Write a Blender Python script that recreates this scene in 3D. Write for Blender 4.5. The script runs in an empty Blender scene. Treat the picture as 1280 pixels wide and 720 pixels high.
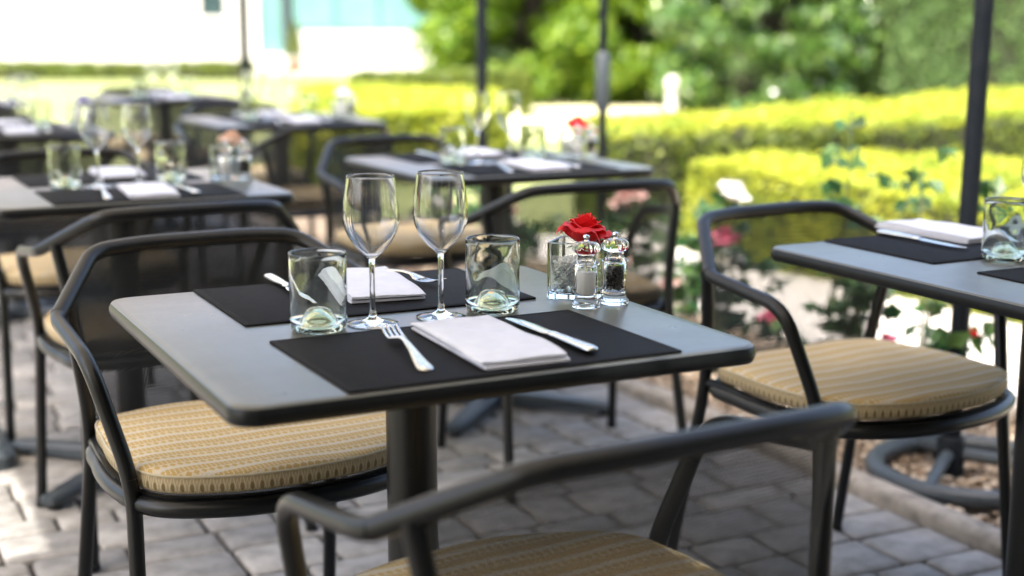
import bpy, bmesh, math, random
import numpy as np
from mathutils import Vector, Matrix
random.seed(7); rng = np.random.default_rng(7)
S = bpy.context.scene
COL = S.collection
R = math.radians

# ------------------------------------------------------------------ camera
YAW, PITCH = .4656, .1857
cd = bpy.data.cameras.new('camera'); cam = bpy.data.objects.new('camera', cd); COL.objects.link(cam)
CAMP = Vector((-.7415, -1.7924, 1.1481))
cam.location = CAMP; cam.rotation_euler = (math.pi/2 - PITCH, 0, -YAW)
cd.sensor_width = 36; cd.lens = 49.86; cd.clip_end = 2000; cd.clip_start = .05
cd.dof.use_dof = True; cd.dof.focus_distance = 2.10; cd.dof.aperture_fstop = 2.2
S.camera = cam
# ------------------------------------------------------------------ light
SUN_EL, SUN_AZ = R(58), math.atan2(-.57, -.82)          # direction towards the sun in plan
w = bpy.data.worlds.new('World'); S.world = w; w.use_nodes = True
nt = w.node_tree; bg = nt.nodes['Background']
sky = nt.nodes.new('ShaderNodeTexSky'); sky.sky_type = 'NISHITA'; sky.sun_disc = False
sky.sun_elevation = SUN_EL; sky.sun_rotation = math.pi/2 - SUN_AZ
sky.dust_density = 6.5; sky.air_density = 1.0; sky.ozone_density = .6
nt.links.new(sky.outputs[0], bg.inputs[0]); bg.inputs[1].default_value = .15
sd = bpy.data.lights.new('sun', 'SUN'); sun = bpy.data.objects.new('sun', sd); COL.objects.link(sun)
sd.energy = 2.0; sd.angle = R(.53); sd.color = (1, .95, .86)
tos = Vector((math.cos(SUN_AZ)*math.cos(SUN_EL), math.sin(SUN_AZ)*math.cos(SUN_EL), math.sin(SUN_EL)))
sun.rotation_euler = tos.to_track_quat('Z', 'Y').to_euler(); sun.location = (0, 0, 12)
S.view_settings.view_transform = 'Standard'; S.view_settings.look = 'None'
S.view_settings.gamma = 1; S.view_settings.use_curve_mapping = False
S.view_settings.exposure = 2.36
S.cycles.use_denoising = True
S.cycles.transparent_max_bounces = 24; S.cycles.max_bounces = 12
S.cycles.sample_clamp_indirect = 6; S.cycles.blur_glossy = .5

# ------------------------------------------------------------------ nodes
class V:
    """a socket or a number with arithmetic that lays Math nodes"""
    def __init__(s, nt, k): s.nt, s.k = nt, k
    def op(s, o, *a):
        n = s.nt.nodes.new('ShaderNodeMath'); n.operation = o
        for i, x in enumerate((s,) + a):
            x = x.k if isinstance(x, V) else x
            if isinstance(x, (int, float)): n.inputs[i].default_value = x
            else: s.nt.links.new(x, n.inputs[i])
        return V(s.nt, n.outputs[0])
    def __add__(s, o): return s.op('ADD', o)
    def __sub__(s, o): return s.op('SUBTRACT', o)
    def __mul__(s, o): return s.op('MULTIPLY', o)
    def __truediv__(s, o): return s.op('DIVIDE', o)
    def mod(s, o): return s.op('FLOORED_MODULO', o)
    def abs(s): return s.op('ABSOLUTE')
    def sq(s): return s.op('MULTIPLY', s)
    def lt(s, o): return s.op('LESS_THAN', o)
    def gt(s, o): return s.op('GREATER_THAN', o)
    def min(s, o): return s.op('MINIMUM', o)
    def max(s, o): return s.op('MAXIMUM', o)
    def sin(s): return s.op('SINE')
    def tri(s, p): return ((s / p).mod(1.0) - .5).abs() * 2     # triangle wave 1..0..1

def mat(name):
    m = bpy.data.materials.new(name); m.use_nodes = True
    return m, m.node_tree, m.node_tree.nodes['Principled BSDF']
def setp(b, **k):
    for n, v in k.items():
        b.inputs[n.replace('_', ' ')].default_value = (*v, 1) if isinstance(v, tuple) and len(v) == 3 else v
def noise(nt, scale, detail=4, coord='Object', rough=.55):
    n = nt.nodes.new('ShaderNodeTexNoise'); n.inputs['Scale'].default_value = scale
    n.inputs['Detail'].default_value = detail; n.inputs['Roughness'].default_value = rough
    t = nt.nodes.new('ShaderNodeTexCoord'); nt.links.new(t.outputs[coord], n.inputs['Vector'])
    return n
def ramp(nt, fac, stops):
    r = nt.nodes.new('ShaderNodeValToRGB'); e = r.color_ramp.elements
    while len(e) < len(stops): e.new(.5)
    for i, (p, c) in enumerate(stops): e[i].position = p; e[i].color = (*c, 1)
    nt.links.new(fac, r.inputs[0]); return r.outputs[0]
def mixc(nt, fac, a, b):
    n = nt.nodes.new('ShaderNodeMix'); n.data_type = 'RGBA'
    for i, x in ((0, fac), (6, a), (7, b)):
        x = x.k if isinstance(x, V) else x
        if isinstance(x, (tuple, float, int)): n.inputs[i].default_value = (*x, 1) if isinstance(x, tuple) else x
        else: nt.links.new(x, n.inputs[i])
    return n.outputs[2]
def bump(nt, b, h, strength=.3, dist=.002):
    n = nt.nodes.new('ShaderNodeBump'); n.inputs['Strength'].default_value = strength; n.inputs['Distance'].default_value = dist
    nt.links.new(h, n.inputs['Height']); nt.links.new(n.outputs[0], b.inputs['Normal'])
def simple(name, c1, c2=None, scale=20, rough=.6, bmp=0, bscale=None, coord='Object', **k):
    m, nt, b = mat(name); setp(b, Roughness=rough, **k)
    if c2 is None: setp(b, Base_Color=c1)
    else:
        n = noise(nt, scale, coord=coord)
        nt.links.new(ramp(nt, n.outputs['Fac'], [(.3, c1), (.7, c2)]), b.inputs['Base Color'])
    if bmp: bump(nt, b, noise(nt, bscale or scale*4, coord=coord).outputs['Fac'], bmp)
    return m
def per_object(name, cols, rough=.8, scale=30, bmp=.4, bscale=120, amt=.35, coord='Object'):
    """colour picked per object plus mottling"""
    m, nt, b = mat(name); setp(b, Roughness=rough)
    oi = nt.nodes.new('ShaderNodeObjectInfo')
    base = ramp(nt, oi.outputs['Random'], [(i/(len(cols)-1), c) for i, c in enumerate(cols)])
    n = noise(nt, scale, 6, coord)
    dirt = mixc(nt, V(nt, n.outputs['Fac']).op('SUBTRACT', .42).op('MULTIPLY', 2.2*amt*2), base, (.055, .05, .043))
    nt.links.new(dirt, b.inputs['Base Color'])
    bump(nt, b, noise(nt, bscale, 5, coord).outputs['Fac'], bmp, .004)
    return m

MT = {}
MT['metal'] = simple('anthracite_powder_coat', (.003, .0034, .0037), (.0045, .005, .0054), 300, .33, .06, 900, Specular_IOR_Level=.4)
MT['top'] = simple('grey_table_lacquer', (.080, .083, .074), (.098, .101, .091), 7, .30, .04, 700, Specular_IOR_Level=.7)
nt_ = MT['top'].node_tree; b_ = nt_.nodes['Principled BSDF']
v_ = (V(nt_, noise(nt_, 11, 6).outputs['Fac']) - .5) * .13 + (V(nt_, noise(nt_, 70, 3).outputs['Fac']) - .5) * .06 + .30
nt_.links.new(v_.k, b_.inputs['Roughness'])
MT['edge'] = simple('dark_table_edge', (.006, .007, .0078), (.009, .010, .011), 80, .36, Specular_IOR_Level=.28)
MT['base'] = simple('grey_base_metal', (.034, .043, .051), (.045, .055, .064), 40, .42, Specular_IOR_Level=.35)
MT['mast'] = simple('mast_metal', (.005, .007, .010), (.008, .010, .0135), 30, .5, Specular_IOR_Level=.1)
MT['mat'] = simple('charcoal_leatherette', (.0045, .0043, .0052), (.0085, .008, .0092), 60, .7, .5, 900, Specular_IOR_Level=.1)
MT['stitch'] = simple('black_thread', (.008, .008, .009), None, rough=.8)
MT['linen'] = simple('white_linen', (.56, .565, .63), (.62, .625, .69), 50, .85, .35, 1500)
MT['steel'] = simple('polished_steel', (.62, .61, .59), (.72, .71, .69), 60, .2, Metallic=1.0)
MT['salt'] = simple('salt_grain', (.86, .86, .86), (.92, .92, .91), 900, .7, .8, 900)
MT['pepper'] = simple('peppercorn', (.012, .008, .006), (.05, .033, .022), 260, .7)
MT['chrome'] = simple('mill_chrome', (.7, .7, .7), None, rough=.12, Metallic=1.0)
MT['pebble'] = per_object('vase_pebble', [(.35, .36, .37), (.6, .61, .62), (.2, .2, .21)], .6, 300, 0.1, 600)
def glass(name, c, rough=.0, ior=1.48):
    m, nt, b = mat(name); setp(b, Base_Color=c, Roughness=rough, IOR=ior); b.inputs['Transmission Weight'].default_value = 1
    return m
MT['glass'] = glass('clear_glass', (.985, .99, .99))
MT['greenglass'] = glass('bottle_glass', (.88, .915, .88), .004)
MT['greenbase'] = glass('bottle_glass_base', (.66, .70, .55), 0)
MT['vaseglass'] = glass('vase_glass', (.95, .985, .965), 0, 1.38)
MT['acrylic'] = glass('acrylic', (.985, .99, .99), .01, 1.38)

def leafmat(name, cols, rough=.45, trans=.35, spec=.5, patch=None):
    m, nt, b = mat(name); setp(b, Roughness=rough); b.inputs['Specular IOR Level'].default_value = spec
    g = nt.nodes.new('ShaderNodeNewGeometry')
    c = ramp(nt, g.outputs['Random Per Island'], [(i/(len(cols)-1), q) for i, q in enumerate(cols)])
    if patch:
        n = noise(nt, patch[0], 3); f_ = V(nt, n.outputs['Fac']).op('SUBTRACT', .47).op('MULTIPLY', 5.0); f_.k.node.use_clamp = True
        c = mixc(nt, f_, c, patch[1])
    nt.links.new(c, b.inputs['Base Color'])
    t = nt.nodes.new('ShaderNodeBsdfTranslucent'); nt.links.new(c, t.inputs[0])
    mx = nt.nodes.new('ShaderNodeMixShader'); mx.inputs[0].default_value = trans
    out = nt.nodes['Material Output']
    nt.links.new(b.outputs[0], mx.inputs[1]); nt.links.new(t.outputs[0], mx.inputs[2]); nt.links.new(mx.outputs[0], out.inputs[0])
    return m
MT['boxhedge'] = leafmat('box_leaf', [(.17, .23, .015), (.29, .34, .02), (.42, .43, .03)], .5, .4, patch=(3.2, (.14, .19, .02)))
MT['boxtop'] = leafmat('box_lit_new_growth', [(.30, .38, .03), (.44, .48, .04), (.56, .56, .06)], .5, .45, patch=(2.6, (.24, .32, .03)))  # new growth, its yellow lifted further to carry the sun on hedge tops
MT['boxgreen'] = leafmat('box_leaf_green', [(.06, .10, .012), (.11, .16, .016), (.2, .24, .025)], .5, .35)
MT['tallhedge'] = leafmat('yew_leaf', [(.07, .14, .04), (.13, .23, .06), (.20, .31, .10)], .5, .35)
MT['treeleaf'] = leafmat('tree_leaf', [(.06, .13, .01), (.13, .24, .014), (.24, .34, .025)], .4, .45)
MT['laurel'] = leafmat('laurel_leaf', [(.03, .08, .02), (.08, .17, .035), (.17, .27, .05)], .12, .3, 1.0)
MT['screen'] = leafmat('screen_leaf', [(.015, .04, .012), (.03, .07, .02), (.06, .11, .03)], .5, .3)
MT['roseleaf'] = leafmat('rose_leaf', [(.02, .07, .025), (.045, .11, .03), (.09, .16, .04)], .4, .35)
MT['bark'] = simple('bark', (.022, .02, .014), (.05, .043, .03), 15, .9, .8, 40)
MT['hedgecore'] = simple('twig_core', (.012, .016, .006), (.03, .03, .012), 12, .95)
MT['stem'] = simple('rose_stem', (.05, .09, .03), (.10, .09, .05), 20, .6)
MT['grass'] = simple('lawn_green', (.15, .19, .055), (.24, .26, .10), 1.5, .9, .6, 60)
MT['palelawn'] = simple('pale_lawn', (.50, .48, .27), (.60, .57, .36), 1.2, .95)
MT['soil'] = simple('bed_soil', (.10, .075, .05), (.24, .18, .12), 14, .95, .8, 90)
MT['sand'] = simple('joint_sand', (.018, .015, .013), (.05, .043, .037), 30, .95, .6, 200)
MT['path'] = simple('pale_path', (.52, .49, .45), (.64, .61, .57), 6, .95, .6, 160)
MT['plaster'] = simple('white_render', (.50, .49, .46), (.56, .55, .525), 1.2, .9, .2, 40)
MT['teal'] = simple('teal_paint', (.06, .20, .2), (.08, .24, .24), 1, .5)
MT['darkframe'] = simple('dark_frame', (.03, .05, .055), None, rough=.5)
MT['paneglass'] = simple('window_pane', (.02, .045, .05), (.03, .06, .065), 1, .08)
MT['tealglass'] = simple('teal_pane', (.10, .22, .215), (.14, .27, .265), .8, .12)
MT['ochre'] = simple('ochre_render', (.26, .22, .165), (.31, .27, .21), 1.5, .9, .2, 40)
MT['roof'] = simple('roof_tile', (.25, .12, .08), (.35, .18, .12), 4, .9)
MT['canvas'] = None
m, nt_, b = mat('parasol_canvas'); setp(b, Base_Color=(.70, .67, .6), Roughness=.9)
t_ = nt_.nodes.new('ShaderNodeBsdfTranslucent'); t_.inputs[0].default_value = (.62, .58, .5, 1)
mx_ = nt_.nodes.new('ShaderNodeMixShader'); mx_.inputs[0].default_value = .35
nt_.links.new(b.outputs[0], mx_.inputs[1]); nt_.links.new(t_.outputs[0], mx_.inputs[2]); nt_.links.new(mx_.outputs[0], nt_.nodes['Material Output'].inputs[0])
MT['canvas'] = m
MT['paver'] = per_object('concrete_paver', [(.30, .288, .270), (.245, .238, .226), (.345, .328, .303), (.215, .21, .202), (.28, .268, .25)], .9, 16, .8, 130, .42)
MT['kerb'] = per_object('kerb_stone', [(.24, .21, .18), (.31, .28, .24), (.27, .24, .2)], .9, 22, .6, 150, .5)
MT['gravel'] = leafmat('bed_gravel', [(.17, .12, .08), (.36, .28, .2), (.12, .085, .06), (.5, .43, .35), (.26, .19, .13)], .9, 0)
def petalmat(name, a, b2):
    return leafmat(name, [a, tuple((x+y)/2 for x, y in zip(a, b2)), b2], .55, .3)
MT['rose_red'] = petalmat('red_petal', (.58, .004, .010), (.82, .016, .018))
MT['rose_pink'] = petalmat('pink_petal', (.65, .13, .24), (.75, .22, .33))
MT['rose_pale'] = petalmat('pale_pink_petal', (.78, .5, .45), (.85, .62, .56))
MT['rose_white'] = petalmat('white_petal', (.75, .72, .68), (.85, .84, .8))
MT['rose_peach'] = petalmat('peach_petal', (.80, .52, .36), (.88, .68, .52))
MT['rose_lav'] = petalmat('lavender_petal', (.45, .4, .65), (.62, .58, .78))

# fabric of the cushions: u runs along the stripes, v across; the border band has v > 5
def fabric():
    m, nt, b = mat('woven_cushion_fabric'); setp(b, Roughness=.9)
    uv = nt.nodes.new('ShaderNodeUVMap'); sx = nt.nodes.new('ShaderNodeSeparateXYZ'); nt.links.new(uv.outputs[0], sx.inputs[0])
    u, v = V(nt, sx.outputs[0]), V(nt, sx.outputs[1])
    must, cream, oliv = (.50, .325, .10), (.61, .51, .35), (.15, .105, .04)
    # stripes across the seat: bands of 62 mm
    u = u * 1.5; v = V(nt, sx.outputs[1]); ph = ((v + 1.0) * 1.45).mod(.062)
    zig = u.tri(.014) * .010
    dots = ((u.tri(.0125) - .5).lt(0)).max((ph + zig).mod(.0105).lt(.0042))       # broken rows
    fine = (u.mod(.0042).lt(.0019)) 
    band1 = ph.lt(.026)                    # mustard rows with pale ticks
    band2 = ph.gt(.050)                    # plain cream line
    tick = ((u.mod(.0105)).lt(.0032)).op('MULTIPLY', (ph.mod(.0065)).lt(.0042))
    c1 = mixc(nt, tick, must, cream)
    dia = ((ph - .038).abs() / .012 + u.tri(.018)).lt(.9)
    c2 = mixc(nt, dia, cream, must)
    c2 = mixc(nt, fine * .25, c2, must)
    c = mixc(nt, band1, c2, c1)
    c = mixc(nt, band2, c, mixc(nt, (ph.mod(.004)).lt(.0014), (.66, .58, .44), (.48, .42, .33)))
    # border band: zigzag with drops
    vb = v - 10.0; u = V(nt, sx.outputs[0])
    zz = ((u.tri(.015) * .034 - vb).abs()).lt(.0042)
    zz2 = (((u + .0075).tri(.015) * .034 - vb - .009).abs()).lt(.0022)
    drop = (((u + .0075).tri(.015) * 1.9).sq() + ((vb - .012) / .0085).sq()).lt(.55)
    cb = mixc(nt, zz.max(zz2), (.33, .25, .13), (.47, .385, .25))
    cb = mixc(nt, drop, cb, oliv)
    c = mixc(nt, v.gt(5.0), c, cb)
    n = noise(nt, 40, 4, 'UV')
    c = mixc(nt, V(nt, n.outputs['Fac']) * .25, c, (.36, .28, .16))
    nt.links.new(c, b.inputs['Base Color'])
    wv = ((u * (2*math.pi/.0016)).sin() * (v * (2*math.pi/.0016)).sin())
    bump(nt, b, wv.k, .25, .0008)
    return m
MT['fabric'] = fabric()

# perforated sheet: staggered round holes 5.5 mm apart
def perforated():
    m, nt, b = mat('perforated_mesh'); setp(b, Base_Color=(.011, .0118, .0124), Roughness=.5, Specular_IOR_Level=.25)
    uv = nt.nodes.new('ShaderNodeUVMap'); sx = nt.nodes.new('ShaderNodeSeparateXYZ'); nt.links.new(uv.outputs[0], sx.inputs[0])
    u, v = V(nt, sx.outputs[0]), V(nt, sx.outputs[1]); p = .0050; q = p*1.732
    d1 = (u.mod(p) - p/2).sq() + (v.mod(q) - q/2).sq()
    d2 = ((u + p/2).mod(p) - p/2).sq() + ((v + q/2).mod(q) - q/2).sq()
    hole = d1.min(d2).lt((p*.26)**2)
    t = nt.nodes.new('ShaderNodeBsdfTransparent'); mx = nt.nodes.new('ShaderNodeMixShader')
    nt.links.new(hole.k, mx.inputs[0]); nt.links.new(b.outputs[0], mx.inputs[1]); nt.links.new(t.outputs[0], mx.inputs[2])
    nt.links.new(mx.outputs[0], nt.nodes['Material Output'].inputs[0])
    return m
MT['mesh'] = perforated()

# ------------------------------------------------------------------ mesh helpers
class MB:
    def __init__(s): s.v, s.f, s.uv = [], [], []
    def add(s, v, f, uv=None):
        o = len(s.v); s.v += [tuple(p) for p in v]; s.f += [tuple(i+o for i in q) for q in f]
        if uv is not None: s.uv += list(uv)
        return s
    def box(s, lo, hi):
        x0, y0, z0 = lo; x1, y1, z1 = hi
        return s.add([(x0,y0,z0),(x1,y0,z0),(x1,y1,z0),(x0,y1,z0),(x0,y0,z1),(x1,y0,z1),(x1,y1,z1),(x0,y1,z1)],
                     [(0,3,2,1),(4,5,6,7),(0,1,5,4),(1,2,6,5),(2,3,7,6),(3,0,4,7)])
    def tube(s, path, r, n=12, caps=True, closed=False, flat=1.0):
        """tube along a polyline; r number or list; flat squeezes the second axis"""
        P = [Vector(p) for p in path]; m = len(P); rs = r if isinstance(r, (list, tuple)) else [r]*m
        T = []
        for i in range(m):
            a = P[(i-1) % m] if (closed or i) else P[i]; c = P[(i+1) % m] if (closed or i < m-1) else P[i]
            T.append((c-a).normalized())
        up = Vector((0, 0, 1)) if abs(T[0].z) < .9 else Vector((0, 1, 0))
        N = (up - T[0]*up.dot(T[0])).normalized(); vs = []
        for i in range(m):
            N = (N - T[i]*N.dot(T[i])).normalized(); B = T[i].cross(N)
            for k in range(n):
                a = 2*math.pi*k/n; vs.append(P[i] + (N*math.cos(a)*flat + B*math.sin(a))*rs[i])
        fs = []
        for i in range(m if closed else m-1):
            j = (i+1) % m
            for k in range(n): fs.append((i*n+k, i*n+(k+1) % n, j*n+(k+1) % n, j*n+k))
        if caps and not closed: fs += [tuple(range(n-1, -1, -1)), tuple((m-1)*n+k for k in range(n))]
        return s.add(vs, fs)
    def lathe(s, prof, n=40, c=(0, 0, 0), closed=False):
        """profile of (r, z); r = 0 collapses to a pole"""
        idx = []; vs = []
        for r, z in prof:
            if r < 1e-6: idx.append([len(vs)]); vs.append((c[0], c[1], c[2]+z))
            else:
                idx.append(list(range(len(vs), len(vs)+n)))
                vs += [(c[0]+r*math.cos(2*math.pi*k/n), c[1]+r*math.sin(2*math.pi*k/n), c[2]+z) for k in range(n)]
        fs = []; L = len(prof)
        for i in range(L if closed else L-1):
            a, b = idx[i], idx[(i+1) % L]
            for k in range(n):
                k2 = (k+1) % n
                if len(a) == 1 and len(b) == 1: continue
                if len(a) == 1: fs.append((a[0], b[k2], b[k]))
                elif len(b) == 1: fs.append((a[k], a[k2], b[0]))
                else: fs.append((a[k], a[k2], b[k2], b[k]))
        return s.add(vs, fs)
    def loft(s, rings, caps=True):
        n = len(rings[0]); vs = [p for r in rings for p in r]; fs = []
        for i in range(len(rings)-1):
            for k in range(n): fs.append((i*n+k, i*n+(k+1) % n, (i+1)*n+(k+1) % n, (i+1)*n+k))
        if caps: fs += [tuple(range(n-1, -1, -1)), tuple((len(rings)-1)*n+k for k in range(n))]
        return s.add(vs, fs)
    def mesh(s, name, m=None, smooth=True, angle=40):
        me = bpy.data.meshes.new(name); me.from_pydata(s.v, [], s.f)
        if s.uv:
            l = me.uv_layers.new(name='UVMap')
            li = np.empty(len(me.loops), np.int32); me.loops.foreach_get('vertex_index', li)
            l.data.foreach_set('uv', np.asarray(s.uv, np.float32)[li].ravel())
        if m: me.materials.append(m)
        if smooth:
            me.polygons.foreach_set('use_smooth', [True]*len(me.polygons))
            if angle: me.set_sharp_from_angle(angle=R(angle))
        me.update(); return me

def link(name, data, parent=None, loc=None, rot=None):
    o = bpy.data.objects.new(name, data); COL.objects.link(o)
    if parent: o.parent = parent
    if loc is not None: o.location = loc
    if rot is not None: o.rotation_euler = rot if isinstance(rot, tuple) else (0, 0, rot)
    return o
def tag(o, label=None, cat=None, group=None, kind=None):
    if label: o['label'] = label
    if cat: o['category'] = cat
    if group: o['group'] = group
    if kind: o['kind'] = kind
    return o
def thing(name, label, cat, loc=(0, 0, 0), rz=0, group=None):
    return tag(link(name, None, None, loc, rz), label, cat, group)
def part(name, mb, m, parent, smooth=True, angle=40, kind=None):
    o = link(name, mb.mesh(name, MT[m], smooth, angle), parent)
    return tag(o, kind=kind)
KIDS = {}
def copy_tree(o, parent=None):
    c = o.copy(); COL.objects.link(c); c.parent = parent
    for ch in [x for x in ALLKIDS(o)]: copy_tree(ch, c)
    return c
def ALLKIDS(o): return list(o.children)
def place(proto, used, loc, rz, label, group=None, cat=None):
    """first use moves the model itself, later uses copy it"""
    if proto.name not in used: used.add(proto.name); o = proto
    else: o = copy_tree(proto)
    o.location = loc; o.rotation_euler = (0, 0, rz); tag(o, label, cat, group); return o
USED = set()

def fillet(pts, rad, n=6):
    """polyline with rounded corners; rad per inner point or one number"""
    P = [Vector(p) for p in pts]; out = [P[0]]
    for i in range(1, len(P)-1):
        r = rad[i-1] if isinstance(rad, (list, tuple)) else rad
        a, b, c = P[i-1], P[i], P[i+1]; d1 = (a-b); d2 = (c-b)
        t = min(r, d1.length*.48, d2.length*.48); p0 = b + d1.normalized()*t; p1 = b + d2.normalized()*t
        for k in range(n+1):
            s = k/n; out.append(p0*(1-s)**2 + b*2*s*(1-s) + p1*s*s)
    out.append(P[-1]); return out
def catmull(pts, n=8, closed=True):
    P = [Vector(p) for p in pts]; m = len(P); out = []
    for i in range(m if closed else m-1):
        g = lambda k: P[k % m] if closed else P[max(0, min(m-1, k))]
        p0, p1, p2, p3 = g(i-1), g(i), g(i+1), g(i+2)
        for k in range(n):
            t = k/n
            out.append(.5*((2*p1) + (p2-p0)*t + (2*p0-5*p1+4*p2-p3)*t*t + (3*p1-p0-3*p2+p3)*t**3))
    if not closed: out.append(P[-1])
    return out
def rounded_rect(hx, hy, r, n=6):
    o = []
    for cx, cy, a0 in ((hx-r, hy-r, 0), (-hx+r, hy-r, 90), (-hx+r, -hy+r, 180), (hx-r, -hy+r, 270)):
        for k in range(n+1):
            a = R(a0 + 90*k/n); o.append((cx+r*math.cos(a), cy+r*math.sin(a)))
    return o
def project(p):
    """picture position of a world point (for choosing which pavers show)"""
    fw = Vector((math.sin(YAW)*math.cos(PITCH), math.cos(YAW)*math.cos(PITCH), -math.sin(PITCH)))
    rt = Vector((math.cos(YAW), -math.sin(YAW), 0)); up = rt.cross(fw); d = Vector(p)-CAMP
    z = d.dot(fw); return (640+1772.7*d.dot(rt)/z, 360-1772.7*d.dot(up)/z, z) if z > .05 else (-9999, -9999, z)
FWD, RGT = Vector((math.sin(YAW), math.cos(YAW), 0)), Vector((math.cos(YAW), -math.sin(YAW), 0))
def plan(lat, dep): p = CAMP + RGT*lat + FWD*dep; return (p.x, p.y)      # metres right of / ahead of the viewpoint

# ================================================================== SETTING
def sheet(name, x0, y0, x1, y1, z, m, div=1):
    mb = MB(); mb.add([(x0,y0,z),(x1,y0,z),(x1,y1,z),(x0,y1,z)], [(0,1,2,3)])
    return tag(link(name, mb.mesh(name, MT[m], False)), kind='structure')
sheet('ground', -900, -900, 900, 900, -.06, 'grass')
pavement = sheet('pavement', -5, -4, 1.535, 9.5, -.016, 'sand')
bed = sheet('planting_bed', 1.535, -4, 2.42, 9.5, -.012, 'soil')
sheet('garden_path', 2.42, -4, 3.42, 5.0, -.008, 'path')

mb = MB(); q = [plan(-.2, 14.9), plan(2.3, 14.6), plan(3.2, 20.5), plan(-.4, 21.0)]  # pale sheet over part of the lawn
mb.add([(x, y, -.055) for x, y in q], [(0, 1, 2, 3)]); tag(link('pale_lawn_strip', mb.mesh('pale_lawn_strip', MT['palelawn'], False)), kind='structure')
# pavers: courses along x, stones of uneven length; 12 shared meshes
def paver_mesh(lx, ly, seed):
    r = random.Random(seed); g = .0062; b = .009; h = .055
    hx, hy = lx/2-g, ly/2-g
    def ring(ins, z): return [Vector((x*(1)+r.uniform(-.0012, .0012), y+r.uniform(-.0012, .0012), z)) for x, y in rounded_rect(hx-ins, hy-ins, .009, 2)]
    mb = MB(); mb.loft([ring(0, -h), ring(0, -.006), ring(.003, -.0035), ring(b, 0)])
    return mb.mesh('paver', MT['paver'], True, 50)
courses = [.165, .135, .165, .105]; lengths = [.135, .165, .205, .245]
PM = {(l, c, k): paver_mesh(l, c, hash((l, c, k)) % 999) for l in lengths for c in set(courses) for k in range(2)}
spots = []; y = -3.0; ci = 0; rp = random.Random(11)
while y < 8.5:
    c = courses[ci % 4]; ci += 1; x = 1.53
    while x > -3.2:
        l = rp.choice(lengths); k = rp.randrange(2)
        px, py, pz = project((x-l/2, y+c/2, 0)); vis = -60 < px < 1340 and 100 < py < 790 and pz > .2
        spots.append((vis, pz, x-l/2, y+c/2, l, c, k)); x -= l
    y += c
vis = sorted([s for s in spots if s[0]], key=lambda s: s[1])[:300]; vset = set(id(s) for s in vis)
for s in vis:
    o = link('paver', PM[s[4], s[5], s[6]], pavement, (s[2], s[3], rp.uniform(-.0022, .0012)), (rp.gauss(0, .005), rp.gauss(0, .005), rp.gauss(0, .006)))
mb = MB()
for s in spots:
    if id(s) in vset: continue
    hx, hy = s[4]/2-.005, s[5]/2-.005; z = rp.uniform(-.003, .001); b = .006
    A = [(s[2]+a*hx, s[3]+d*hy, -.014) for a, d in ((-1,-1),(1,-1),(1,1),(-1,1))]
    B = [(s[2]+a*hx, s[3]+d*hy, z-.004) for a, d in ((-1,-1),(1,-1),(1,1),(-1,1))]
    C = [(s[2]+a*(hx-b), s[3]+d*(hy-b), z) for a, d in ((-1,-1),(1,-1),(1,1),(-1,1))]
    mb.add(A+B+C, [(8,9,10,11)] + [(i, (i+1) % 4, 4+(i+1) % 4, 4+i) for i in range(4)] + [(4+i, 4+(i+1) % 4, 8+(i+1) % 4, 8+i) for i in range(4)])
# colour per stone on the joined remainder
def far_paver_mat():
    m, nt, b = mat('concrete_paver_far'); setp(b, Roughness=.9)
    g = nt.nodes.new('ShaderNodeNewGeometry')
    c = ramp(nt, g.outputs['Random Per Island'], [(0, (.30, .288, .270)), (.3, (.245, .238, .226)), (.6, (.345, .328, .303)), (1, (.215, .21, .202))])
    n = noise(nt, 16, 6); nt.links.new(mixc(nt, (V(nt, n.outputs['Fac']) - .42) * 1.3, c, (.055, .05, .043)), b.inputs['Base Color'])
    return m
MT['paverfar'] = far_paver_mat()
part('paver_field', mb, 'paverfar', pavement, False, kind='stuff')

# kerb of rounded edging stones between the paving and the bed, and a thin one by the path
def kerb_mesh(w, l, h, seed):
    r = random.Random(seed); prof = []
    for k in range(9):
        a = math.pi*k/8; prof.append((-math.cos(a)*w/2*(1 if k else 1), h-.022+math.sin(a)*.022))
    prof = [(-w/2, -.08)] + prof + [(w/2, -.08)]; rings = []
    for yy, s_ in ((-l/2+.003, .93), (-l/2+.010, 1), (-l/6, 1), (l/6, 1), (l/2-.010, 1), (l/2-.003, .93)):
        rings.append([Vector((x*s_+r.uniform(-.002, .002), yy, z*s_+r.uniform(-.0015, .0015) if z > 0 else z)) for x, z in prof])
    mb = MB(); mb.loft(rings); return mb.mesh('edging_stone', MT['kerb'], True, 50)
kerb = tag(link('kerb', MB().box((1.545, -4, -.05), (1.595, 9.5, .012)).mesh('kerb', MT['sand'], False)), kind='structure')
KM = [kerb_mesh(.075, .5, .035, i) for i in range(3)]
for i in range(22):
    link('edging_stone', KM[i % 3], kerb, (1.570+random.uniform(-.003, .003), -1.9+i*.5, random.uniform(-.004, .004)), (0, 0, random.uniform(-.008, .008)))
KM2 = [kerb_mesh(.05, .5, .03, i+9) for i in range(2)]
pk = tag(link('path_edging', MB().box((2.41, -3, -.05), (2.43, 8, .0)).mesh('path_edging', MT['sand'], False)), kind='structure')
for i in range(16):
    link('edging_stone', KM2[i % 2], pk, (2.42, -1.9+i*.5, random.uniform(-.004, .002)), (0, 0, random.uniform(-.01, .01)))

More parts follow.
